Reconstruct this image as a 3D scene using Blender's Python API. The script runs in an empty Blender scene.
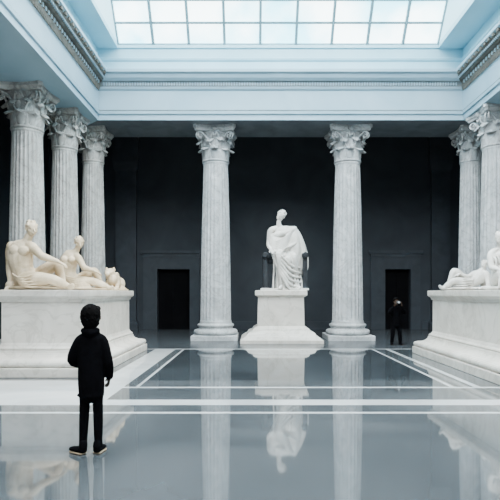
import bpy, bmesh, math, random
from mathutils import Vector, Matrix
random.seed(4)
S = bpy.context.scene
COL = S.collection
pi = math.pi

# ------------------------------------------------------------ materials
def marble(name, c1, c2, scale=2.0, rough=0.5, vein=None, bump=0.0, spec=0.5, ior=1.45, vamt=0.35):
    m = bpy.data.materials.new(name); m.use_nodes = True
    nt = m.node_tree; b = nt.nodes["Principled BSDF"]
    tc = nt.nodes.new("ShaderNodeTexCoord")
    n = nt.nodes.new("ShaderNodeTexNoise"); n.inputs["Scale"].default_value = scale
    n.inputs["Detail"].default_value = 6; n.inputs["Distortion"].default_value = 0.8
    nt.links.new(tc.outputs["Object"], n.inputs["Vector"])
    r = nt.nodes.new("ShaderNodeValToRGB")
    r.color_ramp.elements[0].position = 0.3; r.color_ramp.elements[1].position = 0.7
    r.color_ramp.elements[0].color = (*c1, 1); r.color_ramp.elements[1].color = (*c2, 1)
    nt.links.new(n.outputs["Fac"], r.inputs["Fac"])
    out = r.outputs["Color"]
    if vein:
        w = nt.nodes.new("ShaderNodeTexNoise"); w.inputs["Scale"].default_value = scale*0.7
        w.inputs["Detail"].default_value = 8; w.inputs["Distortion"].default_value = 2.5
        nt.links.new(tc.outputs["Object"], w.inputs["Vector"])
        vr = nt.nodes.new("ShaderNodeValToRGB")
        e = vr.color_ramp.elements
        e[0].position = 0.46; e[0].color = (0,0,0,1); e[1].position = 0.5; e[1].color = (1,1,1,1)
        e2 = e.new(0.54); e2.color = (0,0,0,1)
        nt.links.new(w.outputs["Fac"], vr.inputs["Fac"])
        mx = nt.nodes.new("ShaderNodeMix"); mx.data_type = 'RGBA'
        ml = nt.nodes.new("ShaderNodeMath"); ml.operation = 'MULTIPLY'; ml.inputs[1].default_value = vamt
        nt.links.new(vr.outputs["Color"], ml.inputs[0])
        nt.links.new(ml.outputs[0], mx.inputs[0])
        nt.links.new(out, mx.inputs[6]); mx.inputs[7].default_value = (*vein, 1)
        out = mx.outputs[2]
    nt.links.new(out, b.inputs["Base Color"])
    b.inputs["Roughness"].default_value = rough
    b.inputs["IOR"].default_value = ior
    b.inputs["Specular IOR Level"].default_value = spec
    if bump:
        bn = nt.nodes.new("ShaderNodeTexNoise"); bn.inputs["Scale"].default_value = scale*12
        nt.links.new(tc.outputs["Object"], bn.inputs["Vector"])
        bp = nt.nodes.new("ShaderNodeBump"); bp.inputs["Strength"].default_value = bump
        bp.inputs["Distance"].default_value = 0.02
        nt.links.new(bn.outputs["Fac"], bp.inputs["Height"])
        nt.links.new(bp.outputs["Normal"], b.inputs["Normal"])
    return m

M_COL = marble("column_marble", (0.33,0.345,0.355), (0.59,0.605,0.615), 1.9, 0.5, vein=(0.17,0.17,0.17), vamt=.45, bump=.08)
M_COLW = marble("warm_column_marble", (0.34,0.335,0.32), (0.57,0.57,0.55), 1.9, 0.5, vein=(0.2,0.18,0.16), vamt=.45, bump=.08)
M_STAT = marble("statue_marble", (0.52,0.50,0.46), (0.76,0.74,0.70), 3, 0.5, bump=0.12)
M_STATW = marble("statue_warm_lit_marble", (0.42,0.32,0.20), (0.72,0.60,0.44), 3.5, 0.55, bump=0.2)  # cream tone also carries the warm light on these statues
M_PED = marble("pedestal_marble", (0.54,0.50,0.45), (0.73,0.69,0.63), 1.4, 0.4, vein=(0.34,0.31,0.26))
M_ENT = marble("painted_blue_stone", (0.25,0.40,0.49), (0.33,0.48,0.57), 0.6, 0.6)
M_ORN = marble("shadowed_ornament_stone", (0.075,0.07,0.06), (0.16,0.15,0.13), 4, 0.7)  # tan-grey darkened to hold the shadows of the dentil band
M_ORNB = marble("pale_shadowed_ornament_stone", (0.17,0.21,0.22), (0.28,0.33,0.35), 4, 0.7)
M_BAND = marble("pale_cyan_band", (0.32,0.58,0.68), (0.41,0.67,0.76), 0.6, 0.6)
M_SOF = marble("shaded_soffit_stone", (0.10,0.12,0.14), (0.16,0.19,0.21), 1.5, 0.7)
M_WELL = marble("pale_well_plaster", (0.52,0.76,0.84), (0.60,0.82,0.89), 0.6, 0.6)
M_WALL = marble("dark_wall_plaster", (0.026,0.031,0.039), (0.040,0.047,0.057), 0.7, 0.7)
M_FRAME = marble("dark_door_stone", (0.031,0.037,0.046), (0.046,0.054,0.066), 2, 0.6)
M_DOOR_SHADE = marble("black_doorway_shade", (0.002,0.002,0.003), (0.004,0.004,0.005), 2, 0.8, spec=.1)  # near-black colour stands in for the shade inside the doorways
M_FL_G = marble("floor_grey_polished", (0.045,0.053,0.059), (0.095,0.106,0.115), 0.45, 0.045, ior=1.9)
M_FL_D = marble("floor_slate_polished", (0.025,0.031,0.036), (0.050,0.059,0.066), 0.6, 0.04, ior=1.8)
M_FL_F = marble("floor_dark_honed", (0.04,0.045,0.050), (0.065,0.072,0.08), 0.6, 0.2, ior=1.4)
M_FL_W = marble("floor_white_polished", (0.42,0.44,0.45), (0.58,0.60,0.61), 0.8, 0.06, ior=1.6)
M_BRONZE = marble("dark_stone", (0.012,0.014,0.017), (0.030,0.034,0.040), 4, 0.6, spec=.3)
M_BLK = marble("black_cloth", (0.0015,0.0015,0.002), (0.003,0.003,0.004), 20, 0.95, spec=0.05)
M_BLK2 = marble("black_trouser_cloth", (0.0015,0.0015,0.002), (0.003,0.003,0.004), 20, 0.95, spec=0.05)
M_HAIR = marble("black_hair", (0.002,0.002,0.002), (0.004,0.0035,0.0035), 30, 0.9, spec=0.05)
M_SKIN = marble("skin", (0.04,0.024,0.016), (0.055,0.032,0.022), 8, 0.6, spec=0.2)
M_SOLE = marble("tan_sole_rubber", (0.30,0.22,0.14), (0.40,0.30,0.2), 8, 0.6)
M_BAR = marble("skylight_bar_metal", (0.16,0.27,0.31), (0.20,0.32,0.36), 2, 0.5)
M_CAM = marble("camera_plastic", (0.02,0.02,0.02), (0.04,0.04,0.04), 8, 0.4)
M_LENS = marble("lens_glass", (0.45,0.47,0.5), (0.6,0.62,0.64), 8, 0.1)

def glow(name, c1, c2, strength, scale=.5):
    m = bpy.data.materials.new(name); m.use_nodes = True
    nt = m.node_tree; b = nt.nodes["Principled BSDF"]
    tc = nt.nodes.new("ShaderNodeTexCoord")
    n = nt.nodes.new("ShaderNodeTexNoise"); n.inputs["Scale"].default_value = scale
    n.inputs["Detail"].default_value = 4
    nt.links.new(tc.outputs["Object"], n.inputs["Vector"])
    r = nt.nodes.new("ShaderNodeValToRGB")
    r.color_ramp.elements[0].position = 0.40; r.color_ramp.elements[1].position = 0.58
    r.color_ramp.elements[0].color = (*c1, 1)
    r.color_ramp.elements[1].color = (*c2, 1)
    nt.links.new(n.outputs["Fac"], r.inputs["Fac"])
    nt.links.new(r.outputs["Color"], b.inputs["Emission Color"])
    b.inputs["Emission Strength"].default_value = strength
    b.inputs["Base Color"].default_value = (0.5,0.6,0.65,1)
    return m
M_GLASS_END = glow("cyan_frosted_glass", (0.22,0.66,0.80), (0.86,1.0,1.0), 7.5, .5)
M_GLASS_TOP = glow("clear_skylight_glass", (0.78,0.93,1.0), (1.0,0.99,0.96), 17)

# ------------------------------------------------------------ helpers
def mk(name, bm, mat, parent=None, smooth=False, loc=None):
    me = bpy.data.meshes.new(name)
    bmesh.ops.recalc_face_normals(bm, faces=bm.faces)
    bm.to_mesh(me); bm.free()
    mats = mat if isinstance(mat, (list, tuple)) else [mat]
    for m in mats: me.materials.append(m)
    if smooth:
        for p in me.polygons: p.use_smooth = True
    o = bpy.data.objects.new(name, me); COL.objects.link(o)
    if parent: o.parent = parent
    if loc: o.location = loc
    return o

def empty(name, loc, label, category, group=None, scale=1.0, rotz=0.0):
    e = bpy.data.objects.new(name, None); COL.objects.link(e)
    e.empty_display_size = 0.2
    e.location = loc; e.scale = (scale,)*3; e.rotation_euler = (0,0,rotz)
    e["label"] = label; e["category"] = category
    if group: e["group"] = group
    return e

def box(bm, x0,x1,y0,y1,z0,z1, mi=0):
    v = [bm.verts.new(p) for p in [(x0,y0,z0),(x1,y0,z0),(x1,y1,z0),(x0,y1,z0),(x0,y0,z1),(x1,y0,z1),(x1,y1,z1),(x0,y1,z1)]]
    for f in [(0,3,2,1),(4,5,6,7),(0,1,5,4),(1,2,6,5),(2,3,7,6),(3,0,4,7)]:
        fc = bm.faces.new([v[i] for i in f]); fc.material_index = mi

def rect_rings(bm, x0,x1,y0,y1, prof):
    rings = []
    for o,z in prof:
        rings.append([bm.verts.new(p) for p in [(x0-o,y0-o,z),(x1+o,y0-o,z),(x1+o,y1+o,z),(x0-o,y1+o,z)]])
    for a,b in zip(rings, rings[1:]):
        for i in range(4):
            bm.faces.new([a[i],a[(i+1)%4],b[(i+1)%4],b[i]])
    bm.faces.new(rings[0][::-1]); bm.faces.new(rings[-1])

def lathe(bm, prof, n=48):
    rings = [[bm.verts.new((r*math.cos(2*pi*i/n), r*math.sin(2*pi*i/n), z)) for i in range(n)] for r,z in prof]
    for a,b in zip(rings, rings[1:]):
        for i in range(n):
            bm.faces.new([a[i],a[(i+1)%n],b[(i+1)%n],b[i]])
    bm.faces.new(rings[0][::-1]); bm.faces.new(rings[-1])

def structure(o): o["kind"] = "structure"; return o

def catmull(pts, rads, sub):
    n = len(pts)
    if n < 3 or sub < 2: return pts, rads
    P, R = [], []
    for i in range(n-1):
        p0 = pts[max(i-1,0)]; p1 = pts[i]; p2 = pts[i+1]; p3 = pts[min(i+2,n-1)]
        for k in range(sub):
            t = k/sub
            P.append(0.5*((2*p1)+(p2-p0)*t+(2*p0-5*p1+4*p2-p3)*t*t+(3*p1-p0-3*p2+p3)*t**3))
            s = t*t*(3-2*t)
            R.append((rads[i][0]*(1-s)+rads[i+1][0]*s, rads[i][1]*(1-s)+rads[i+1][1]*s))
    P.append(pts[-1]); R.append(rads[-1])
    return P, R

class Blob:
    def __init__(self, k=1.0): self.bm = bmesh.new(); self.k = k
    def ell(self, c, r, rot=None):
        if not isinstance(r, (tuple, list)): r = (r,r,r)
        M = Matrix.Translation(Vector(c))
        if rot is not None: M = M @ rot.to_4x4()
        M = M @ Matrix.Diagonal((*r,1))
        bmesh.ops.create_icosphere(self.bm, subdivisions=3, radius=1.0, matrix=M)
        return self
    def tube(self, pts, rads, ref=(0,1,0), sub=4, seg=14):
        pts = [Vector(p) for p in pts]
        if not isinstance(rads, (list,)): rads = [rads]*len(pts)
        rads = [r if isinstance(r, tuple) else (r,r) for r in rads]
        rads = [(a*self.k,b*self.k) for a,b in rads]
        P, R = catmull(pts, rads, sub)
        ref = Vector(ref).normalized()
        n = len(P); rings = []
        T = []
        for i in range(n):
            t = (P[min(i+1,n-1)]-P[max(i-1,0)]).normalized(); T.append(t)
        cap = [0.35,0.7,0.92]
        seq = []
        for c in reversed(cap): seq.append((P[0]-T[0]*min(R[0])*c, T[0], R[0], math.sqrt(1-c*c)))
        for i in range(n): seq.append((P[i],T[i],R[i],1.0))
        for c in cap: seq.append((P[-1]+T[-1]*min(R[-1])*c, T[-1], R[-1], math.sqrt(1-c*c)))
        pside = None
        for p,t,r,k in seq:
            side = t.cross(ref)
            if side.length < 0.15:
                side = pside.copy() if pside else t.cross(Vector((0.3,0.2,1)))
                side = side - t*side.dot(t)
            side.normalize()
            if pside and side.dot(pside) < 0: side = -side
            pside = side
            up = side.cross(t).normalized()
            rings.append([self.bm.verts.new(p+side*(r[0]*k*math.cos(2*pi*j/seg))+up*(r[1]*k*math.sin(2*pi*j/seg))) for j in range(seg)])
        for a,b in zip(rings, rings[1:]):
            for j in range(seg):
                self.bm.faces.new([a[j],a[(j+1)%seg],b[(j+1)%seg],b[j]])
        self.bm.faces.new(rings[0][::-1]); self.bm.faces.new(rings[-1])
        return self
    def box(self, *a): box(self.bm, *a); return self
    def build(self, name, mat, voxel=0.02, smooth=3, parent=None):
        bmesh.ops.recalc_face_normals(self.bm, faces=self.bm.faces)
        o = mk(name, self.bm, mat)
        md = o.modifiers.new("r", 'REMESH'); md.mode = 'VOXEL'; md.voxel_size = voxel; md.use_smooth_shade = True
        if smooth:
            sm = o.modifiers.new("s", 'SMOOTH'); sm.iterations = smooth; sm.factor = 0.5
        bpy.context.view_layer.update()
        dg = bpy.context.evaluated_depsgraph_get()
        me = bpy.data.meshes.new_from_object(o.evaluated_get(dg))
        o.modifiers.clear(); old = o.data; o.data = me; bpy.data.meshes.remove(old)
        me.name = name
        me.materials.clear(); me.materials.append(mat)
        for p in me.polygons: p.use_smooth = True
        for v in me.vertices:
            if v.co.z < 0.001: v.co.z = 0.001
        if parent: o.parent = parent
        return o

def head(B, c, s, yaw=0.0, pitch=0.0, roll=0.0, hair=None):
    """face looks to local -Y; s = half head height"""
    k0=B.k; B.k=1.0
    R = (Matrix.Rotation(yaw,3,'Z') @ Matrix.Rotation(roll,3,'Y') @ Matrix.Rotation(pitch,3,'X'))
    c = Vector(c)
    def P(x,y,z): return c + R @ (Vector((x,y,z))*s)
    def e(x,y,z,rx,ry,rz): B.ell(P(x,y,z), (rx*s,ry*s,rz*s), R)
    e(0,0.08,0.22,0.70,0.86,0.76)
    e(0,-0.18,-0.25,0.54,0.58,0.68)
    e(0,-0.42,-0.68,0.28,0.25,0.25)
    e(0,-0.64,0.16,0.48,0.15,0.10)
    B.tube([P(0,-0.74,0.10),P(0,-0.90,-0.12),P(0,-1.02,-0.30)], [0.07*s,0.09*s,0.13*s], sub=2)
    e(0,-0.76,-0.48,0.22,0.10,0.055); e(0,-0.74,-0.60,0.18,0.10,0.06)
    for q in (-1,1):
        e(q*0.26,-0.66,-0.02,0.12,0.10,0.06)
        e(q*0.42,-0.50,-0.24,0.16,0.16,0.15)
        e(q*0.72,0.05,-0.05,0.07,0.16,0.24)
    B.k=k0
    return R, P

def curls(B, P, s, n=46, lo=-0.35, rr=0.17, seed=1):
    rnd = random.Random(seed)
    for i in range(n):
        z = rnd.uniform(lo,1.0); a = rnd.uniform(0,2*pi)
        r = math.sqrt(max(0,1-(z*0.95)**2))
        x,y = 0.72*r*math.cos(a), 0.10+0.88*r*math.sin(a)
        if y < -0.35 and z < 0.62: continue
        p = P(x,y,0.22+0.78*z)
        B.ell(p,(rr*s,rr*s,rr*s*rnd.uniform(.7,1.1)))

def hand(B, W, D, N, side, s=1.0, curl=0.5):
    k0=B.k; B.k=1.0
    W = Vector(W); D = Vector(D).normalized(); N = Vector(N); N = (N - D*N.dot(D)).normalized()
    T = D.cross(N)*side
    L = [0.070,0.078,0.073,0.058]
    for i in range(4):
        off = (1.5-i)*0.019*s
        k = W + T*off + D*(0.085 - 0.004*abs(i-1))*s
        B.tube([W+T*off*0.6, k], [0.014*s,0.0125*s], ref=N, sub=1, seg=10)
        l = L[i]*s; p = k; a = 0.3*curl; pts=[k]
        for f in (0.45,0.32,0.23):
            d = D*math.cos(a)+N*math.sin(a); p = p + d*l*f; pts.append(p); a += 0.75*curl
        B.tube(pts, [0.0105*s,0.0098*s,0.009*s,0.0078*s], ref=T, sub=2, seg=10)
    b = W + T*0.022*s + D*0.02*s
    B.tube([b, b+T*0.028*s+D*0.028*s+N*0.008*s, b+T*0.036*s+D*0.055*s+N*0.018*s, b+T*0.034*s+D*0.078*s+N*0.026*s],
           [0.014*s,0.012*s,0.011*s,0.009*s], ref=N, sub=2, seg=10)
    B.k=k0

# ------------------------------------------------------------ room numbers
ZC = 7.27
XL, XR, YB = -5.08, 6.90, 16.4
YF = -5.0
ZTOP = 9.62

# floor
xs = sorted([-9.6,-2.78,-2.20,-2.0,-1.94,3.36,3.43,3.76,3.88,4.15,11.1])
ys = sorted([-6.0,4.0,6.64,6.73,7.14,7.50,8.42,8.53,9.15,14.2,14.35,22.6])
bm = bmesh.new()
vg = {(i,j): bm.verts.new((x,y,0)) for i,x in enumerate(xs) for j,y in enumerate(ys)}
for i in range(len(xs)-1):
    for j in range(len(ys)-1):
        cx = (xs[i]+xs[i+1])/2; cy = (ys[j]+ys[j+1])/2
        f = bm.faces.new([vg[(i,j)],vg[(i+1,j)],vg[(i+1,j+1)],vg[(i,j+1)]])
        if cy > 14.35: mi = 3
        elif cy > 14.2: mi = 2
        elif cy > 8.53:
            if cx < -2.78: mi = 0 if cy > 9.15 else 2
            elif cx < -2.2: mi = 2
            elif cx < -2.0: mi = 0
            elif cx < -1.94: mi = 2
            elif cx < 3.36: mi = 0 if cy < 9.15 else 1
            elif cx < 3.43: mi = 2
            elif cx < 3.76: mi = 0
            elif cx < 3.88: mi = 2
            else: mi = 0
        elif cy > 8.42: mi = 2
        elif cy > 7.50: mi = 2 if cx < -2.2 else 0
        elif cy > 7.14: mi = 2
        elif cy > 6.73: mi = 0
        elif cy > 6.64: mi = 2
        else: mi = 0
        f.material_index = mi
structure(mk("floor", bm, [M_FL_G, M_FL_D, M_FL_W, M_FL_F]))

# back wall with two door openings
WY = 22.0
openings = [(-4.2,-2.78,2.65),(5.8,6.92,2.65)]
bm = bmesh.new()
xcuts = [-9.3,-4.2,-2.78,5.8,6.92,10.8]
for a,b in zip(xcuts, xcuts[1:]):
    isop = any(abs(a-o[0])<1e-6 for o in openings)
    box(bm, a,b, WY,WY+0.3, 2.65 if isop else 0, 8.8)
structure(mk("wall_back", bm, M_WALL))
for k,(a,b,h) in enumerate(openings):
    bm = bmesh.new()
    y0 = WY-0.08
    box(bm, a-0.62,a,y0,WY,0,h+0.50); box(bm, b,b+0.42,y0,WY,0,h+0.50); box(bm, a,b,y0,WY,h,h+0.50)
    box(bm, a-0.72,b+0.52,y0-0.06,WY,h+0.68,h+0.82)
    box(bm, a-0.64,b+0.44,y0-0.02,WY,h+0.50,h+0.68)
    structure(mk("trim_%d"%(10+k), bm, M_FRAME))
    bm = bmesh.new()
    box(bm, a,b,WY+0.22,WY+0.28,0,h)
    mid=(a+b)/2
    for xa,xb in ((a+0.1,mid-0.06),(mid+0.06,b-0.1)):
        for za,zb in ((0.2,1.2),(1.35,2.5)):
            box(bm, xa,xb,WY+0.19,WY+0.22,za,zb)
    structure(mk("door_%d"%(k+1), bm, M_DOOR_SHADE))
n = 20
for (a,b) in [(-6.0,-5.1),(7.8,8.6)]:
    bm = bmesh.new()
    rect_rings(bm, a,b,WY-0.2,WY, [(0.08,0),(0.08,0.3),(0.0,0.38),(0,6.9),(0.06,7.0),(0.1,7.3),(0.1,8.6)])
    structure(mk("trim_%d"%n, bm, M_FRAME)); n += 1
bm = bmesh.new()
for a,b in ((-9.0,-6.15),(-2.3,5.15),(7.45,7.7),(8.75,10.5)):
    box(bm, a,b,WY-0.05,WY,0,0.35)
structure(mk("baseboard_back", bm, M_FRAME))
bm = bmesh.new(); box(bm, -9.3,-9.0,YF,WY,0,8.8); structure(mk("wall_left", bm, M_WALL))
bm = bmesh.new(); box(bm, 10.5,10.8,YF,WY,0,8.8); structure(mk("wall_right", bm, M_WALL))
bm = bmesh.new()
box(bm, -9.3,XL-0.6,YF,WY,8.6,8.8); box(bm, XR+0.6,10.8,YF,WY,8.6,8.8); box(bm, XL-0.6,XR+0.6,YB+0.6,WY,8.6,8.8)
structure(mk("ceiling", bm, M_WALL))

# entablature sweep with mitred corners
prof = [(-1.8,8.7),(-1.8,ZC),(0,ZC),(0,7.44),(.05,7.46),(.06,7.55),(.0,7.57),(.02,7.60),(.02,8.22),(.07,8.26),(.10,8.33),
        (.10,8.46),(.20,8.48),(.28,8.55),(.32,8.65),(.40,8.69),(.40,8.78),(0,8.86),(0,9.18),(.05,9.22),(.07,9.28),(0,9.32),(0,ZTOP),(-0.25,ZTOP),(-0.25,8.7)]
def sweep(f0, f1, back=False):
    bm = bmesh.new()
    a = [bm.verts.new(f0(o,z)) for o,z in prof]; b = [bm.verts.new(f1(o,z)) for o,z in prof]
    k = len(prof)
    for i in range(k):
        f=bm.faces.new([a[i],a[(i+1)%k],b[(i+1)%k],b[i]])
        z=(prof[i][1]+prof[(i+1)%k][1])/2
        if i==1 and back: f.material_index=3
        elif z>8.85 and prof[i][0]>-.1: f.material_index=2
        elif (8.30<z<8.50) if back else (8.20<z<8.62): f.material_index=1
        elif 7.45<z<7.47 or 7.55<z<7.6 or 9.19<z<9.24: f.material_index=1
    bm.faces.new(a[::-1]); bm.faces.new(b)
    return bm
def ornament(bm, at, length, back=False):
    def obox(s0,s1,o0,o1,z0,z1,mi=0):
        v=[bm.verts.new(at(*p)) for p in [(s0,o0,z0),(s1,o0,z0),(s1,o1,z0),(s0,o1,z0),(s0,o0,z1),(s1,o0,z1),(s1,o1,z1),(s0,o1,z1)]]
        for f in [(0,3,2,1),(4,5,6,7),(0,1,5,4),(1,2,6,5),(2,3,7,6),(3,0,4,7)]:
            fc=bm.faces.new([v[i] for i in f]); fc.material_index=mi
    st=.085
    for i in range(int(length/st)):
        s = 0.2+i*st
        if s > length-0.25: break
        obox(s,s+0.04,.10,.14,8.36,8.455, 0 if back or i%2 else 1)
        if not back:
            obox(s+0.02,s+0.055,.25,.30,8.52,8.57,0)
            obox(s+0.0,s+0.035,.05,.09,8.18,8.27,1)
            if i%3==0: obox(s,s+0.11,.33,.38,8.60,8.68,1)
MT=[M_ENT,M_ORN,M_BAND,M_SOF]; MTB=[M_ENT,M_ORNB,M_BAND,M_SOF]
bmL = sweep(lambda o,z:(XL+o,YF,z), lambda o,z:(XL+o,YB-o,z))
ornament(bmL, lambda s,o,z:(XL+o,YF+s,z), YB-YF)
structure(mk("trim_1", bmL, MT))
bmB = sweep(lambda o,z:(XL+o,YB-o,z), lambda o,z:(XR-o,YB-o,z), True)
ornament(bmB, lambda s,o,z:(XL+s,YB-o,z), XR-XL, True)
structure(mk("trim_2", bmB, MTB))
bmR = sweep(lambda o,z:(XR-o,YB-o,z), lambda o,z:(XR-o,YF,z))
ornament(bmR, lambda s,o,z:(XR-o,YF+s,z), YB-YF)
structure(mk("trim_3", bmR, MT))

# skylight lantern
SX0, SX1 = -4.43, 6.07
SY1 = YB-0.05
bm = bmesh.new()
box(bm, XL-0.3,SX0,YF,YB+0.3,ZTOP,ZTOP+0.15); box(bm, SX1,XR+0.3,YF,YB+0.3,ZTOP,ZTOP+0.15)
box(bm, SX0,SX1,SY1,YB+0.3,ZTOP,ZTOP+0.15)
structure(mk("trim_4", bm, M_BAND))
ZH = 12.4; YH = SY1-2.2
bm = bmesh.new()
for xa,xb in ((SX0-.2,SX0),(SX1,SX1+.2)): box(bm, xa,xb,YF,SY1+.2,ZTOP+.15,ZH+.2)
structure(mk("wall_skylight_well", bm, M_WELL))
def quadslab(bm, p, q, x0, x1, off0, off1):
    d=Vector((0,q[0]-p[0],q[1]-p[1])).normalized(); nn=Vector((0,d.z,-d.y))
    if nn.z < 0: nn=-nn
    P=Vector((0,*p)); Q=Vector((0,*q)); vs=[]
    for X in (x0,x1):
        for base,o in ((P,off0),(Q,off0),(Q,off1),(P,off1)):
            v=base+nn*o; vs.append(bm.verts.new((X,v.y,v.z)))
    for f in [(0,1,2,3),(4,7,6,5),(0,4,5,1),(1,5,6,2),(2,6,7,3),(3,7,4,0)]: bm.faces.new([vs[i] for i in f])
pw = (SX1-SX0)/9
for k,(p,q,step) in enumerate((((SY1,ZTOP+.04),(YH,ZH),.64),((YH,ZH),(YF,ZH),1.6))):
    bm = bmesh.new(); quadslab(bm,p,q,SX0,SX1,.12,.15)
    win = structure(mk("window_%d"%(k+1), bm, M_GLASS_END if k==0 else M_GLASS_TOP))
    bm = bmesh.new()
    for i in range(10):
        x = SX0+i*pw; quadslab(bm,p,q,x-.042,x+.042,.03,.119)
    D=Vector((q[0]-p[0],q[1]-p[1])); L=D.length; D/=L; s=.04
    while s < L:
        a=(p[0]+D.x*(s-.03),p[1]+D.y*(s-.03)); b=(p[0]+D.x*(s+.03),p[1]+D.y*(s+.03))
        quadslab(bm,a,b,SX0,SX1,.04,.117); s+=step
    mk("glazing_bars", bm, M_BAR, parent=win)

# ------------------------------------------------------------ column
def column_meshes():
    bm = bmesh.new()
    rect_rings(bm, -.78,.78,-.78,.78, [(0,0),(0,.15),(-.02,.17)])
    p=[(.74,.17)]
    for k in range(9):
        a=-pi/2+pi*k/8; p.append((.67+.09*math.cos(a), .26+.09*math.sin(a)))
    p+=[(.64,.36)]
    for k in range(7):
        a=-pi/2+pi*k/6; p.append((.615-.03*math.cos(a), .40+.04*math.sin(a)))
    for k in range(7):
        a=-pi/2+pi*k/6; p.append((.59+.05*math.cos(a), .49+.05*math.sin(a)))
    p+=[(.57,.55),(.56,.58)]
    lathe(bm, p)
    base = mk("base", bm, M_COL, smooth=False)
    bm = bmesh.new(); nf=24; per=8; n=nf*per
    z0,z1=.58,6.10; rings=[]
    zs=[0,.004,.008,.015,.03]+[.03+.94*k/12 for k in range(1,13)]+[.985,.992,.996,1]
    for t in zs:
        R=.535-.11*(t**1.4)
        if t<.01 or t>.99: R*=1.03
        fl=min(1,max(0,(t-.008)/.02),max(0,(.992-t)/.02)); fl=max(0,fl)
        ring=[]
        for i in range(n):
            u=(i%per)/per; d=math.sin(pi*max(0,min(1,(u-.1)/.9)))**.9*.045*fl if u>.1 else 0
            r=R*(1-d); a=2*pi*i/n
            ring.append(bm.verts.new((r*math.cos(a),r*math.sin(a),z0+(z1-z0)*t)))
        rings.append(ring)
    for a,b in zip(rings,rings[1:]):
        for i in range(n): bm.faces.new([a[i],a[(i+1)%n],b[(i+1)%n],b[i]])
    bm.faces.new(rings[0][::-1]); bm.faces.new(rings[-1])
    shaft = mk("shaft", bm, M_COL)
    bm = bmesh.new(); Z=6.10
    lathe(bm, [(.43,Z),(.47,Z+.03),(.47,Z+.07),(.42,Z+.09),(.42,Z+.4),(.45,Z+.7),(.53,Z+.92),(.60,Z+1.0)], 40)
    rl=random.Random(11)
    def leaf(ang, h, w, curl, zb):
        rows=11; cols=7; g=[]
        h*=rl.uniform(.93,1.04); curl*=rl.uniform(.75,1.15)
        for r in range(rows):
            v=r/(rows-1)
            zz=zb+h*math.sin(min(v,1)*pi*0.60)/math.sin(pi*.5) if v<.83 else zb+h*(math.sin(.83*pi*.6)-(v-.83)*1.1)
            rr=.45+.06*v+curl*max(0,v-.45)**2*3.0
            ww=w*(0.75+.5*math.sin(pi*min(1,v*1.15)*.8))*(1+.18*abs(math.sin(v*pi*4)))*(1 if v<.85 else 1-(v-.85)*4)
            row=[]
            for c in range(cols):
                u=(c/(cols-1))*2-1
                rad=rr-.05*abs(u)**1.5+.012*math.cos(u*pi*3)+rl.uniform(-.006,.006)
                aa=ang+u*ww/rr
                row.append(bm.verts.new((rad*math.cos(aa),rad*math.sin(aa),zz-.03*abs(u)*v)))
            g.append(row)
        for r in range(rows-1):
            for c in range(cols-1):
                bm.faces.new([g[r][c],g[r][c+1],g[r+1][c+1],g[r+1][c]])
    for k in range(8): leaf(2*pi*k/8, .40, .16, .16, Z+.08)
    for k in range(8): leaf(2*pi*(k+.5)/8, .70, .16, .20, Z+.08)
    bl = Blob()
    for k in range(4):
        a=pi/4+k*pi/2; ca,sa=math.cos(a),math.sin(a)
        for q in (-1,1):
            pts=[]; rd=[]
            st=a+q*.5
            pts.append((.48*math.cos(st),.48*math.sin(st),Z+.5)); rd.append(.03)
            st=a+q*.25
            pts.append((.58*math.cos(st),.58*math.sin(st),Z+.8)); rd.append(.035)
            for j in range(10):
                ph=pi/2-j*.75; rr=.12*(1-j/11)
                R=.72+rr*math.cos(ph); zz=Z+.83+rr*math.sin(ph)
                pts.append((R*ca-q*.05*sa,R*sa+q*.05*ca,zz)); rd.append(.035-.0015*j)
            bl.tube(pts, rd, sub=2, seg=7)
    for k in range(4):
        a=k*pi/2
        bl.ell((.60*math.cos(a),.60*math.sin(a),Z+1.06),(.09,.09,.09))
        for q in (-1,1):
            t=a+q*.22
            bl.tube([(.5*math.cos(a+q*.35),.5*math.sin(a+q*.35),Z+.6),(.56*math.cos(t),.56*math.sin(t),Z+.8),(.6*math.cos(a+q*.12),.6*math.sin(a+q*.12),Z+.92),(.6*math.cos(a+q*.05),.6*math.sin(a+q*.05),Z+.84)],[.025]*4,sub=3,seg=7)
    tmp = bpy.data.meshes.new("tmp"); bl.bm.to_mesh(tmp); bl.bm.free(); bm.from_mesh(tmp); bpy.data.meshes.remove(tmp)
    cap = mk("capital", bm, M_COL, smooth=True)
    bm = bmesh.new(); out=[]
    for k in range(4):
        a=k*pi/2
        for j in range(9):
            u=-1+2*j/8
            lx=.60+.10*u*u; ly=u*.62
            out.append((lx*math.cos(a)-ly*math.sin(a), lx*math.sin(a)+ly*math.cos(a)))
    def ring(s,z): return [bm.verts.new((x*s,y*s,z)) for x,y in out]
    rs=[ring(.94,Z+.99),ring(.97,Z+1.05),ring(1.03,Z+1.08),ring(1.03,ZC)]
    m=len(out)
    for a,b in zip(rs,rs[1:]):
        for i in range(m): bm.faces.new([a[i],a[(i+1)%m],b[(i+1)%m],b[i]])
    bm.faces.new(rs[0][::-1]); bm.faces.new(rs[-1])
    ab = mk("abacus", bm, M_COL)
    return [base,shaft,cap,ab]

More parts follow.
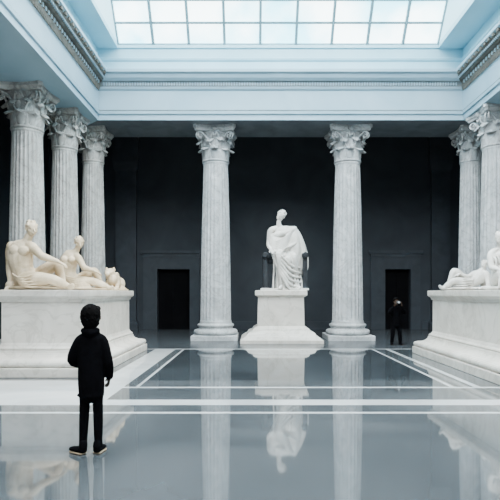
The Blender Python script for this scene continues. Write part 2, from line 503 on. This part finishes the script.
proto = column_meshes()
cols = [(-1.30,17.45,1,"tall fluted marble column beside the throne statue"),(3.30,17.45,1,"tall fluted marble column beside the throne statue"),
        (-6.32,14.0,.94,"fluted marble column behind the warm reclining sculptures"),(-5.97,15.85,.86,"slimmer fluted marble column behind the warm reclining sculptures"),
        (-5.58,17.45,.80,"slender fluted marble column at the corner of the hall"),
        (7.60,15.6,.97,"fluted marble column beyond the reclining stone figure"),(7.58,17.4,.80,"slender fluted marble column at the corner of the hall")]
for i,(x,y,sc,lab) in enumerate(cols):
    e = empty("marble_column", (x,y,0), lab, "column", "corinthian columns around the hall", rotz=0)
    e.scale=(sc,sc,1)
    for p in proto:
        o = p if i==0 else p.copy()
        if i>0: COL.objects.link(o)
        o.parent = e
        if x < -5:
            o.material_slots[0].link='OBJECT'; o.material_slots[0].material=M_COLW

# ------------------------------------------------------------ pedestals
def pedestal(label, x0,x1,y0,y1, base_prof, body_prof, cap_prof):
    cx,cy=(x0+x1)/2,(y0+y1)/2
    e = empty("statue_pedestal", (cx,cy,0), label, "pedestal")
    for nm,pr in (("stepped_base",base_prof),("body",body_prof),("cap",cap_prof)):
        bm=bmesh.new(); rect_rings(bm, x0-cx,x1-cx,y0-cy,y1-cy, pr); mk(nm,bm,M_PED,parent=e)
    return e
ZP=1.66
def arc(ox,oz,r,a0,a1,n=7): return [(ox+r*math.cos(a0+(a1-a0)*i/(n-1)), oz+r*math.sin(a0+(a1-a0)*i/(n-1))) for i in range(n)]
bp=[(.39,0),(.40,.01),(.40,.17),(.39,.18)]+arc(.31,.25,.07,-pi/2,pi/2)+[(.29,.33)]+[(.29-.20*math.sin(t*pi/2/6),.33+.14*(1-math.cos(t*pi/2/6))) for t in range(7)]+[(.08,.48)]+arc(.05,.51,.03,-pi/2,pi/2,5)+[(.03,.56),(0,.62)]
bd=[(0,.62),(0,1.42)]
cp=[(0,1.42),(.03,1.43),(.04,1.48),(.09,1.52),(.10,1.54),(.10,ZP-.01),(.09,ZP)]
pedestal("long white marble pedestal under the warm reclining sculptures", -4.93,-3.38,9.8,13.65, bp,bd,cp)
pedestal("long white marble pedestal under the lying stone figure", 4.67,6.9,6.9,13.0, bp,bd,cp)
ZQ=1.69
pedestal("square white marble pedestal under the throne statue", .15,1.68,16.3,17.4,
   [(.55,0),(.55,.10),(.42,.20),(.36,.22),(.30,.32),(.16,.38),(.14,.44),(.05,.50),(0,.52)],
   [(0,.52),(-.02,1.46)], [(-.02,1.46),(.04,1.50),(.08,1.53),(.08,ZQ-.02),(.06,ZQ)])

# ------------------------------------------------------------ reclining statues
def folds(B, A, C, Bm, n, r):
    for i in range(n):
        t=i/(n-1); f=lambda s:Vector(s[0]).lerp(Vector(s[1]),t)
        rr=r*random.uniform(.7,1.2)
        B.tube([f(A),f(Bm),f(C)],[rr*.8,rr,rr*.7],sub=5,seg=9)

ZE=.003
def statue_a():
    e=empty("marble_statue",(-4.52,10.6,ZP+ZE),"warm-lit marble seated nude figure leaning on one arm over drapery","statue")
    B=Blob(1.2)
    # broad leaning torso
    B.tube([(-.28,0,.20),(-.36,0,.42),(-.40,-.02,.66),(-.36,-.03,.88),(-.27,-.04,1.02)],[(.21,.19),(.19,.16),(.22,.17),(.20,.15),(.08,.08)])
    B.ell((-.46,-.18,.84),(.11,.07,.095)).ell((-.26,-.19,.82),(.11,.07,.095))
    B.ell((-.58,-.02,.92),(.11,.11,.11)).ell((-.13,-.08,.90),(.11,.11,.11))
    B.tube([(-.28,-.03,.98),(-.20,-.05,1.16)],[.08,.068])
    R,P=head(B,(-.15,-.07,1.29),.17,yaw=.85,pitch=.15); curls(B,P,.17,seed=3,n=40,lo=-.1,rr=.14)
    B.tube([(-.50,-.02,.94),(-.62,.02,.86),(-.66,.06,.56),(-.65,.04,.46),(-.60,-.04,.10)],[.08,.088,.068,.07,.04])
    B.tube([(-.2,-.06,.94),(-.10,-.10,.88),(.10,-.18,.72),(.16,-.20,.69),(.42,-.12,.60)],[.08,.088,.068,.068,.04])
    hand(B,(-.60,-.05,.12),(-.05,-.4,-.35),(0,0,-1),1,1.6,.3)
    hand(B,(.42,-.12,.60),(1,.2,-.5),(0,.2,-1),1,1.6,.6)
    # far leg bent up, near leg stretched long
    B.tube([(-.24,.12,.22),(.04,.14,.40),(.30,.12,.56),(.38,.12,.36),(.46,.12,.12)],[.15,.13,.09,.08,.048])
    B.tube([(.44,.12,.07),(.54,.10,.06),(.62,.07,.04)],[(.055,.045),(.055,.035),(.045,.025)])
    B.tube([(-.24,-.12,.20),(.06,-.22,.22),(.34,-.24,.22),(.52,-.20,.14),(.66,-.16,.08)],[.15,.13,.09,.085,.045])
    B.tube([(.66,-.16,.07),(.73,-.20,.06),(.78,-.22,.10)],[(.055,.045),(.055,.035),(.04,.028)])
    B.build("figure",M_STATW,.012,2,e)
    D=Blob(1.0)
    D.tube([(-.54,.02,.04),(-.2,.0,.06),(.3,0,.05),(.66,.0,.03)],[(.24,.04),(.34,.07),(.30,.05),(.2,.03)],ref=(0,0,1))
    folds(D,((-.48,-.22,.34),(-.32,-.26,.12)),((-.02,-.34,.30),(.14,-.32,.06)),((-.28,-.36,.26),(-.1,-.40,.06)),5,.026)
    D.ell((-.60,.06,.10),(.14,.18,.12))
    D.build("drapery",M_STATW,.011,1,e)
def statue_b():
    e=empty("marble_statue",(-4.02,12.05,ZP+ZE),"warm-lit cream marble hunched draped figure with long legs outstretched","statue")
    B=Blob(1.15)
    B.tube([(-.36,0,.18),(-.44,0,.42),(-.42,-.02,.64),(-.34,-.03,.82),(-.25,-.04,.92)],[(.19,.18),(.16,.15),(.18,.16),(.17,.14),(.075,.075)])
    B.ell((-.46,-.16,.74),(.09,.07,.085)).ell((-.29,-.17,.72),(.09,.07,.085))
    B.tube([(-.26,-.04,.88),(-.19,-.05,1.02)],[.07,.058])
    R,P=head(B,(-.15,-.07,1.14),.15,yaw=.5,pitch=.2); curls(B,P,.15,seed=8,n=36,lo=0,rr=.13); B.ell(P(0,1.0,.2),.055)
    B.tube([(-.46,-.02,.84),(-.55,.02,.76),(-.60,.0,.48),(-.58,-.04,.40),(-.52,-.12,.10)],[.068,.075,.06,.06,.037])
    B.tube([(-.24,-.06,.84),(-.14,-.12,.76),(.0,-.20,.56),(.04,-.22,.53),(.24,-.18,.46)],[.068,.075,.06,.06,.037])
    hand(B,(-.52,-.13,.11),(.1,-.5,-.3),(0,0,-1),1,1.4,.3)
    hand(B,(.24,-.18,.46),(1,.1,-.4),(0,.1,-1),1,1.4,.5)
    B.tube([(-.28,.08,.2),(-.04,.1,.36),(.16,.1,.47),(.26,.1,.28),(.36,.08,.10)],[.13,.11,.08,.07,.042])
    B.tube([(.36,.08,.07),(.44,.05,.06),(.50,.02,.05)],[(.05,.045),(.05,.035),(.04,.025)])
    B.tube([(-.28,-.1,.18),(.0,-.16,.20),(.24,-.18,.20),(.42,-.14,.13),(.56,-.12,.08)],[.13,.115,.085,.075,.042])
    B.tube([(.56,-.12,.07),(.63,-.15,.05),(.68,-.17,.08)],[(.05,.045),(.05,.035),(.038,.026)])
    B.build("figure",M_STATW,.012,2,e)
    D=Blob(1.0)
    D.tube([(-.52,.02,.04),(-.2,.0,.05),(.2,0,.04),(.54,-.02,.03)],[(.22,.04),(.28,.06),(.26,.05),(.18,.03)],ref=(0,0,1))
    folds(D,((-.50,-.18,.36),(-.3,-.22,.10)),((.10,-.26,.24),(.22,-.26,.05)),((-.18,-.30,.28),(-.1,-.34,.05)),6,.022)
    D.build("drapery",M_STATW,.011,1,e)
def statue_c():
    e=empty("marble_statue",(-3.66,13.15,ZP+ZE),"small warm-lit cream marble crouching lion with raised head","statue")
    B=Blob(1.1)
    B.tube([(-.05,.3,.2),(0,.12,.26),(.02,-.08,.28),(.02,-.2,.3)],[(.14,.15),(.14,.17),(.14,.17),(.12,.13)],ref=(0,0,1))
    B.ell((-.1,.24,.18),(.13,.16,.17)).ell((.1,.24,.18),(.13,.16,.17))
    B.tube([(.0,-.15,.34),(-.03,-.2,.44)],[.13,.11])
    B.ell((-.05,-.24,.46),(.12,.11,.11)).ell((-.07,-.35,.42),(.065,.08,.06)).ell((-.14,-.18,.56),(.035,.03,.045)).ell((.05,-.18,.56),(.035,.03,.045))
    B.tube([(-.1,-.34,.46),(-.09,-.40,.43)],[.03,.02])
    rnd=random.Random(5)
    for i in range(30):
        a=rnd.uniform(0,2*pi); B.ell((-.03+.14*math.cos(a),-.13+rnd.uniform(-.05,.12),.42+.14*math.sin(a)),.035)
    for q in (-1,1):
        B.tube([(q*.11,-.1,.22),(q*.13,-.18,.08),(q*.12,-.34,.05),(q*.12,-.38,.045)],[.07,.05,.045,.05])
        B.tube([(q*.14,.2,.1),(q*.19,.1,.05),(q*.18,.02,.04)],[.07,.05,.045])
    B.tube([(-.05,.36,.15),(.1,.40,.06),(.22,.3,.05),(.25,.12,.05)],[.03,.025,.025,.035])
    B.box(-.27,.28,-.44,.43,0,.04)
    B.build("figure",M_STATW,.012,1,e)
def statue_d():
    e=empty("marble_statue",(5.14,12.1,ZP+ZE),"white marble lying figure propped on elbow beneath drapery","statue",scale=1.1)
    B=Blob(1.15)
    B.tube([(.04,0,.15),(.17,0,.20),(.29,-.01,.31),(.36,-.02,.42)],[(.13,.14),(.11,.12),(.15,.13),(.075,.075)])
    B.tube([(.36,-.02,.40),(.38,-.04,.50)],[.05,.045])
    R,P=head(B,(.39,-.06,.57),.095,yaw=-.7,pitch=0); curls(B,P,.095,seed=2,n=30,lo=0,rr=.15)
    B.tube([(.36,-.05,.40),(.42,-.12,.34),(.42,-.18,.12),(.40,-.20,.07),(.24,-.26,.05)],[.05,.055,.042,.04,.028])
    B.tube([(.30,.03,.38),(.20,.02,.36),(.04,-.06,.30),(-.0,-.08,.30),(-.14,-.06,.36)],[.05,.055,.042,.04,.028])
    hand(B,(.24,-.26,.05),(-1,0,0),(0,0,-1),1,1.0,.3); hand(B,(-.14,-.06,.36),(-1,.1,-.3),(0,0,-1),1,1.0,.5)
    B.tube([(.03,.07,.17),(-.10,.07,.32),(-.22,.07,.43),(-.29,.07,.24),(-.36,.06,.07)],[.10,.088,.062,.056,.034])
    B.tube([(.03,-.08,.14),(-.14,-.12,.18),(-.30,-.13,.20),(-.42,-.10,.12),(-.50,-.08,.06)],[.10,.088,.065,.056,.034])
    B.tube([(-.50,-.08,.06),(-.56,-.10,.05),(-.60,-.10,.09)],[.042,.035,.025]).tube([(-.36,.06,.06),(-.44,.04,.04)],[.042,.03])
    B.build("figure",M_STAT,.009,1,e)
    D=Blob(1.0)
    D.tube([(-.50,0,.03),(-.2,0,.04),(.25,0,.04),(.44,0,.03)],[(.12,.03),(.22,.05),(.24,.04),(.16,.03)],ref=(0,0,1))
    folds(D,((.14,-.14,.28),(.06,-.18,.08)),((-.24,-.16,.24),(-.36,-.18,.05)),((-.04,-.22,.26),(-.12,-.25,.05)),5,.018)
    D.tube([(.10,.14,.28),(-.08,.16,.32),(-.26,.12,.24),(-.40,.10,.08)],[(.05,.07),(.05,.08),(.04,.07),(.03,.04)])
    D.tube([(.46,.08,.06),(.42,.10,.20),(.34,.12,.30)],[.07,.08,.05])
    D.build("drapery",M_STAT,.009,0,e)
def statue_e():
    e=empty("marble_statue",(5.16,10.35,ZP+ZE),"white marble draped seated figure with bowed head","statue",scale=.98)
    B=Blob(1.1)
    B.tube([(0,.05,.2),(-.01,.04,.5),(-.03,0,.74),(-.05,-.02,.86)],[(.21,.18),(.17,.14),(.20,.15),(.075,.075)])
    B.tube([(-.05,-.02,.84),(-.07,-.04,.98)],[.065,.055])
    R,P=head(B,(-.09,-.07,1.09),.135,yaw=-.7,pitch=.2); curls(B,P,.135,seed=12,n=34,lo=0,rr=.14)
    B.tube([(-.14,0,.82),(-.24,-.02,.74),(-.29,-.14,.48),(-.24,-.30,.42)],[.07,.075,.058,.038])
    B.tube([(.04,0,.82),(.16,-.02,.76),(.22,-.14,.48),(.10,-.32,.42)],[.07,.075,.058,.038])
    hand(B,(-.24,-.30,.42),(.3,-1,-.2),(0,0,-1),1,1.3,.5); hand(B,(.10,-.32,.42),(-.3,-1,-.2),(0,0,-1),-1,1.3,.5)
    B.tube([(-.1,0,.2),(-.16,-.3,.3),(-.17,-.44,.28),(-.12,-.3,.1),(-.05,-.1,.07)],[.14,.12,.1,.07,.05])
    B.tube([(.1,0,.2),(.18,-.3,.28),(.22,-.42,.26),(.26,-.3,.1),(.26,-.1,.07)],[.14,.12,.1,.07,.05])
    B.build("figure",M_STAT,.012,1,e)
    D=Blob(1.0)
    D.tube([(-.26,0,.04),(.3,0,.04)],[(.38,.04),(.38,.04)],ref=(0,0,1))
    folds(D,((-.24,-.1,.5),(.28,-.1,.5)),((-.30,-.46,.04),(.38,-.46,.04)),((-.24,-.40,.38),(.32,-.40,.36)),8,.030)
    folds(D,((-.24,-.04,.78),(.12,-.04,.80)),((-.20,-.14,.4),(.24,-.14,.4)),((-.22,-.19,.60),(.16,-.19,.60)),6,.022)
    D.build("drapery",M_STAT,.011,0,e)
statue_a(); statue_b(); statue_c(); statue_d(); statue_e()

# ------------------------------------------------------------ throne statue
def statue_throne():
    e=empty("throne_statue",(1.03,16.82,ZQ+ZE),"white marble robed figure seated on a dark stone throne","statue",scale=1.09)
    B=Blob(1.08)
    B.tube([(.10,.10,.98),(.10,.04,1.25),(.0,.0,1.56),(-.09,-.03,1.84),(-.12,-.04,1.96)],[(.22,.17),(.17,.14),(.22,.15),(.21,.12),(.08,.08)])
    B.ell((-.20,-.14,1.72),(.10,.07,.09)).ell((.0,-.14,1.66),(.10,.07,.09)).ell((-.33,-.05,1.87),(.11,.09,.085))
    B.tube([(-.13,-.04,1.93),(-.15,-.07,2.02),(-.15,-.09,2.11)],[.085,.07,.062])
    R,P=head(B,(-.08,-.10,2.28),.17,yaw=-.70,pitch=.28,roll=.42); curls(B,P,.17,seed=21,n=40,lo=0,rr=.12); B.ell(P(0,1.0,.25),(.06,.06,.055))
    B.tube([(-.24,-.04,1.90),(-.40,-.04,1.82),(-.45,-.02,1.50),(-.46,-.08,1.38),(-.40,-.38,1.20)],[.08,.09,.07,.065,.042])
    B.tube([(.0,-.02,1.90),(.20,-.02,1.86),(.38,-.12,1.56),(.38,-.18,1.46),(.14,-.34,1.30)],[.08,.09,.07,.065,.042])
    hand(B,(-.40,-.38,1.20),(.3,-1,-.35),(0,0,-1),-1,1.5,.6); hand(B,(.14,-.36,1.30),(-.9,-.4,-.3),(0,-.4,-1),-1,1.5,.5)
    B.tube([(-.02,.05,1.0),(-.10,-.26,1.08),(-.16,-.44,1.06),(-.12,-.42,.66),(-.08,-.38,.16)],[.16,.14,.11,.09,.055])
    B.tube([(.18,.05,1.0),(.24,-.26,1.02),(.28,-.38,.96),(.34,-.30,.56),(.38,-.22,.16)],[.16,.14,.11,.09,.055])
    B.tube([(-.08,-.38,.08),(-.12,-.46,.07),(-.15,-.50,.05)],[.065,.06,.045]); B.tube([(.38,-.22,.08),(.43,-.36,.07),(.46,-.43,.05)],[.065,.06,.045])
    B.build("figure",M_STAT,.012,1,e)
    D=Blob()
    D.tube([(.10,-.16,.10),(.09,-.18,.5),(.06,-.22,.92),(.06,-.06,1.12)],[(.38,.11),(.35,.11),(.36,.14),(.36,.16)])
    rnd=random.Random(3)
    for i in range(9):
        t=i/8; x0=-.30+.70*t; x1=-.32+.90*t+rnd.uniform(-.03,.03); fr=.14*math.sin(pi*t)+rnd.uniform(-.02,.02); r=rnd.uniform(.020,.044)
        D.tube([(x0*.7+.05,-.12-fr,1.16),(x0,-.34-fr,.98-.06*t),(x0*.6+x1*.4,-.26-fr,.55),(x1,-.26-fr,.03)],[r*.7,r,r*.9,r*1.25],sub=5,seg=9)
    for i in range(6):
        D.tube([(-.34,-.20-.03*i,1.22-.05*i),(-.16+.02*i,-.50,1.08-.14*i),(.18,-.46,.76-.15*i),(.50,-.30,.66-.14*i)],[.024,.040,.040,.024],sub=5,seg=9)
    # full sweep of cloth across the torso, gathering to the bulging far side
    D.tube([(-.34,-.10,1.66),(-.12,-.20,1.70),(.12,-.21,1.78),(.32,-.10,1.88)],[(.09,.09),(.10,.10),(.10,.10),(.09,.09)])
    D.tube([(-.20,-.16,1.62),(-.20,-.18,1.42),(-.18,-.18,1.24),(-.14,-.16,1.10)],[(.24,.08),(.26,.10),(.26,.11),(.24,.12)])
    D.tube([(.20,-.15,1.78),(.24,-.17,1.50),(.26,-.17,1.25),(.24,-.16,1.08)],[(.20,.07),(.24,.10),(.26,.12),(.26,.12)])
    for i in range(9):
        D.tube([(.38-.02*i,-.10,1.92-.06*i),(.16-.02*i,-.29,1.72-.07*i),(-.12-.02*i,-.31,1.52-.06*i),(-.40+.01*i,-.18,1.46-.05*i)],[.012,.025,.025,.014],sub=5,seg=8)
    D.tube([(.10,.08,1.92),(.32,.06,1.86),(.46,.0,1.56),(.55,-.02,1.22),(.60,-.04,.84),(.58,-.04,.50)],[(.06,.08),(.11,.12),(.14,.15),(.16,.16),(.13,.14),(.06,.08)])
    for i in range(6):
        t=i/5
        D.tube([(.12+.18*t,-.02+.08*t,1.96-.06*t),(.36+.18*t,-.17+.14*t,1.54),(.40+.30*t,-.22+.20*t,1.15),(.42+.32*t,-.20+.18*t,.76),(.46+.22*t,-.16+.14*t,.44+.10*t)],[.018,.032,.038,.034,.018],sub=5,seg=9)
    D.build("robe",M_STAT,.012,0,e)
    bm=bmesh.new()
    box(bm,-.56,.56,-.08,.44,.82,.92)
    box(bm,-.50,.52,.34,.42,.92,1.08)
    for x in (-.64,.56):
        box(bm,x,x+.14,-.34,-.20,.0,1.02); box(bm,x,x+.14,.30,.44,0,1.08)
        box(bm,x+.02,x+.12,-.20,.30,.12,.96); box(bm,x-.02,x+.16,-.42,.44,1.00,1.12)
        rect_rings(bm,x+.02,x+.12,-.34,-.22,[(.05,0),(.05,.06),(0,.10)])
        rect_rings(bm,x+.03,x+.11,-.42,-.34,[(-.02,.96),(.02,1.0),(.02,1.11),(-.01,1.15)])
    o=mk("throne",bm,M_BRONZE,parent=e)
    bv=o.modifiers.new("b",'BEVEL'); bv.width=.015; bv.segments=2
    bm=bmesh.new(); rect_rings(bm,-.71,.73,-.46,.48,[(0,0),(0,.05),(-.02,.06)])
    mk("plinth",bm,M_STAT,parent=e)
statue_throne()

# ------------------------------------------------------------ people
def person_boy():
    e=empty("person",(-1.62,5.0,0.001),"standing person in black jacket and trousers facing the statues","person",rotz=.12)
    B=Blob()
    f=(0,1,0)
    B.tube([(0,0,.72),(0,0,.86),(0,.01,1.02),(0,.0,1.14),(0,-.01,1.20)],[(.10,.08),(.09,.07),(.11,.08),(.105,.07),(.045,.045)],ref=f)
    B.tube([(0,-.01,1.16),(0,.0,1.28)],[.044,.042])
    head(B,(0,.02,1.36),.118,yaw=pi+.15,pitch=.10)
    arms=((-1,(-.195,.02,.93),(-.10,.17,.86),(-.12,.15,.865)),(1,(.175,-.01,.90),(.165,.08,.73),(.168,.065,.755)))
    for q,el,wr,cf in arms:
        B.tube([(q*.07,0,1.15),(q*.12,0,1.11),el,wr],[.04,.038,.03,.022],sub=3)
    hand(B,arms[0][2],(.8,.5,-.15),(.3,-.8,0),-1,.78,.5)
    hand(B,arms[1][2],(-.2,.5,-.8),(-.8,-.3,0),1,.78,.6)
    B.tube([(-.055,0,.74),(-.068,.02,.42),(-.075,0,.08)],[.06,.044,.027])
    B.tube([(.055,0,.74),(.066,.0,.42),(.068,0,.08)],[.06,.044,.027])
    B.tube([(-.075,-.02,.045),(-.13,.03,.035),(-.17,.06,.03)],[.026,.026,.02]); B.tube([(.068,-.02,.045),(.085,.06,.035),(.095,.10,.03)],[.026,.026,.02])
    B.build("body",M_SKIN,.006,1,e)
    J=Blob()
    J.tube([(.005,0,.60),(.003,0,.70),(0,0,.86),(0,.01,1.01),(0,0,1.12),(0,-.01,1.20)],[(.125,.105),(.130,.11),(.128,.108),(.138,.108),(.125,.095),(.072,.07)],ref=f)
    for q,el,wr,cf in arms:
        J.tube([(q*.065,0,1.15),(q*.115,0,1.105),(el[0]*.97,el[1],el[2]),cf],[.054,.056,.049,.040],sub=4)
    J.tube([(-.06,-.035,1.225),(0,-.075,1.205),(.06,-.035,1.225)],[.034,.044,.034])
    J.tube([(-.06,-.04,1.22),(-.05,.05,1.22),(.0,.07,1.20),(.05,.05,1.22),(.06,-.04,1.22)],[.028]*5)
    J.tube([(-.115,-.03,.585),(0,-.095,.58),(.12,-.03,.585)],[.016]*3)
    J.build("jacket",M_BLK,.008,4,e)
    T=Blob()
    T.tube([(0,0,.60),(0,0,.72)],[(.105,.085),(.10,.085)],ref=f)
    T.tube([(-.056,0,.68),(-.068,.02,.42),(-.078,0,.07)],[.064,.050,.040]); T.tube([(.058,0,.68),(.068,.0,.42),(.072,0,.07)],[.064,.050,.040])
    T.build("trousers",M_BLK2,.007,2,e)
    for pts in ([(-.065,-.04,.045),(-.115,.0,.042),(-.165,.035,.038),(-.20,.06,.034)],[(.065,-.04,.045),(.078,.03,.042),(.092,.07,.038),(.10,.105,.034)]):
        H=Blob(); H.tube(pts,[(.040,.034),(.042,.034),(.044,.026),(.036,.02)],ref=(0,0,1)); H.tube([Vector(pts[0])+Vector((0,0,.03)),Vector(pts[0])+Vector((0,.01,.06))],[.040,.038])
        sh=H.build("shoe",M_BLK,.006,2,e)
        K=Blob(); K.tube([(p[0],p[1],.010) for p in pts],[(.046,.009),(.048,.009),(.050,.009),(.040,.008)],ref=(0,0,1))
        K.build("sole",M_SOLE,.004,1,sh)
    H=Blob()
    H.ell((0,-.014,1.388),(.098,.108,.106)); H.ell((0,-.032,1.325),(.088,.082,.092)); H.ell((0,-.04,1.27),(.066,.05,.05))
    H.tube([(-.07,.05,1.43),(-.02,.1,1.45),(.05,.09,1.44)],[.03,.03,.03])
    rnd=random.Random(7)
    for i in range(70):
        a=rnd.uniform(pi*.95,2*pi*1.02); z=rnd.uniform(-.95,.95)
        r=math.sqrt(max(0,1-z*z*.8)); H.ell((.093*r*math.cos(a),-.014+.103*r*math.sin(a),1.37+.112*z),.012)
    H.build("hair",M_HAIR,.006,2,e)
person_boy()

def person_far():
    e=empty("person",(4.42,15.45,0.001),"person in black lifting a small camera to the face","person",rotz=0)
    B=Blob(); f=(0,1,0)
    B.tube([(0,0,.72),(0,0,.86),(0,0,1.0),(0,0,1.11),(0,0,1.17)],[(.12,.085),(.105,.075),(.13,.085),(.12,.075),(.05,.05)],ref=f)
    B.tube([(0,0,1.14),(0,-.01,1.25)],[.045,.042]); head(B,(0,-.02,1.335),.115,yaw=.1)
    for q in (-1,1):
        B.tube([(q*.08,0,1.11),(q*.145,0,1.09),(q*.22,-.12,1.0),(q*.105,-.23,1.23)],[.045,.043,.033,.024],sub=3)
        hand(B,(q*.105,-.23,1.23),(-q*.12,-.1,.8),(-q*.8,-.1,-.1),q,.78,.5)
        B.tube([(q*.065,0,.74),(q*.1,-.02,.42),(q*.13,0,.08)],[.07,.05,.032])
        B.tube([(q*.13,.02,.045),(q*.15,-.08,.035),(q*.16,-.14,.03)],[.028,.028,.022])
    B.build("body",M_SKIN,.006,1,e)
    J=Blob()
    J.tube([(0,0,.62),(0,0,.72),(0,0,.88),(0,0,1.0),(0,0,1.11),(0,0,1.17)],[(.15,.115),(.155,.12),(.145,.11),(.165,.115),(.15,.10),(.075,.07)],ref=f)
    for q in (-1,1): J.tube([(q*.08,0,1.115),(q*.15,0,1.095),(q*.228,-.12,1.0),(q*.125,-.21,1.19)],[.062,.062,.052,.04],sub=4)
    J.tube([(-.07,.04,1.18),(-.06,-.05,1.17),(0,-.08,1.15),(.06,-.05,1.17),(.07,.04,1.18)],[.03]*5)
    J.build("jacket",M_BLK,.009,2,e)
    T=Blob(); T.tube([(0,0,.6),(0,0,.72)],[(.125,.1),(.12,.095)],ref=f)
    for q in (-1,1): T.tube([(q*.07,0,.7),(q*.103,-.02,.42),(q*.133,0,.07)],[.085,.064,.05])
    T.build("trousers",M_BLK2,.009,2,e)
    for q in (-1,1):
        H=Blob(); H.tube([(q*.13,.04,.04),(q*.14,-.03,.04),(q*.155,-.1,.038),(q*.16,-.14,.034)],[(.042,.036),(.042,.036),(.044,.028),(.034,.02)],ref=(0,0,1))
        H.build("shoe",M_BLK,.007,2,e)
    H=Blob(); H.ell((0,.01,1.37),(.096,.10,.098)); H.ell((0,.04,1.31),(.088,.075,.09)); H.tube([(-.08,-.05,1.39),(0,-.09,1.42),(.08,-.05,1.39)],[.025,.028,.025])
    for q in (-1,1): H.tube([(q*.085,-.01,1.38),(q*.09,.0,1.3)],[.025,.02])
    H.build("hair",M_HAIR,.008,2,e)
    c=empty("camera",(4.42,15.45-.26,1.315),"small dark camera held up in both hands","camera")
    bm=bmesh.new(); rect_rings(bm,-.058,.058,-.02,.02,[(-.006,-.04),(0,-.034),(0,.034),(-.006,.04)]); box(bm,-.02,.02,-.016,.016,.04,.055)
    mk("camera_body",bm,M_CAM,parent=c)
    bm=bmesh.new(); lathe(bm,[(.03,0),(.03,.03),(.026,.045),(.02,.045)],24)
    o=mk("lens",bm,M_LENS,parent=c,loc=(0,-.02,0)); o.rotation_euler=(pi/2,0,0)
person_far()

# ------------------------------------------------------------ light
w = bpy.data.worlds.new("world"); S.world = w; w.use_nodes = True
bg = w.node_tree.nodes["Background"]
bg.inputs["Color"].default_value = (0.82,0.88,0.93,1); bg.inputs["Strength"].default_value = 0.42

def spot(loc, target, energy, col, size, blend=.6, rad=.12):  # added spots without fixtures, giving the sculptures warmth and shadow
    l = bpy.data.lights.new("added_spot",'SPOT'); l.energy=energy; l.color=col; l.spot_size=size; l.spot_blend=blend; l.shadow_soft_size=rad
    o = bpy.data.objects.new("added_spot",l); COL.objects.link(o); o.location=loc
    o.rotation_euler=(Vector(target)-Vector(loc)).to_track_quat('-Z','Y').to_euler()
    o["label"]="spot light added high in the hall to model the sculptures"; o["category"]="added light"
spot((.5,11.2,8.2),(-4.2,11.5,1.4),1500,(1,.82,.60),.85)
spot((-3.0,13.2,8.6),(1.1,16.5,2.9),900,(1,.97,.92),.40)
spot((1.0,9.5,8.4),(5.3,11.4,1.8),600,(1,.95,.88),.45)

# ------------------------------------------------------------ camera
cd = bpy.data.cameras.new("view_camera"); co = bpy.data.objects.new("view_camera", cd); COL.objects.link(co)
co.location=(0,0,1.6); co.rotation_euler=(pi/2,0,0)
cd.sensor_width=36; cd.lens=36; cd.shift_x=-0.006; cd.shift_y=0.086
S.camera = co
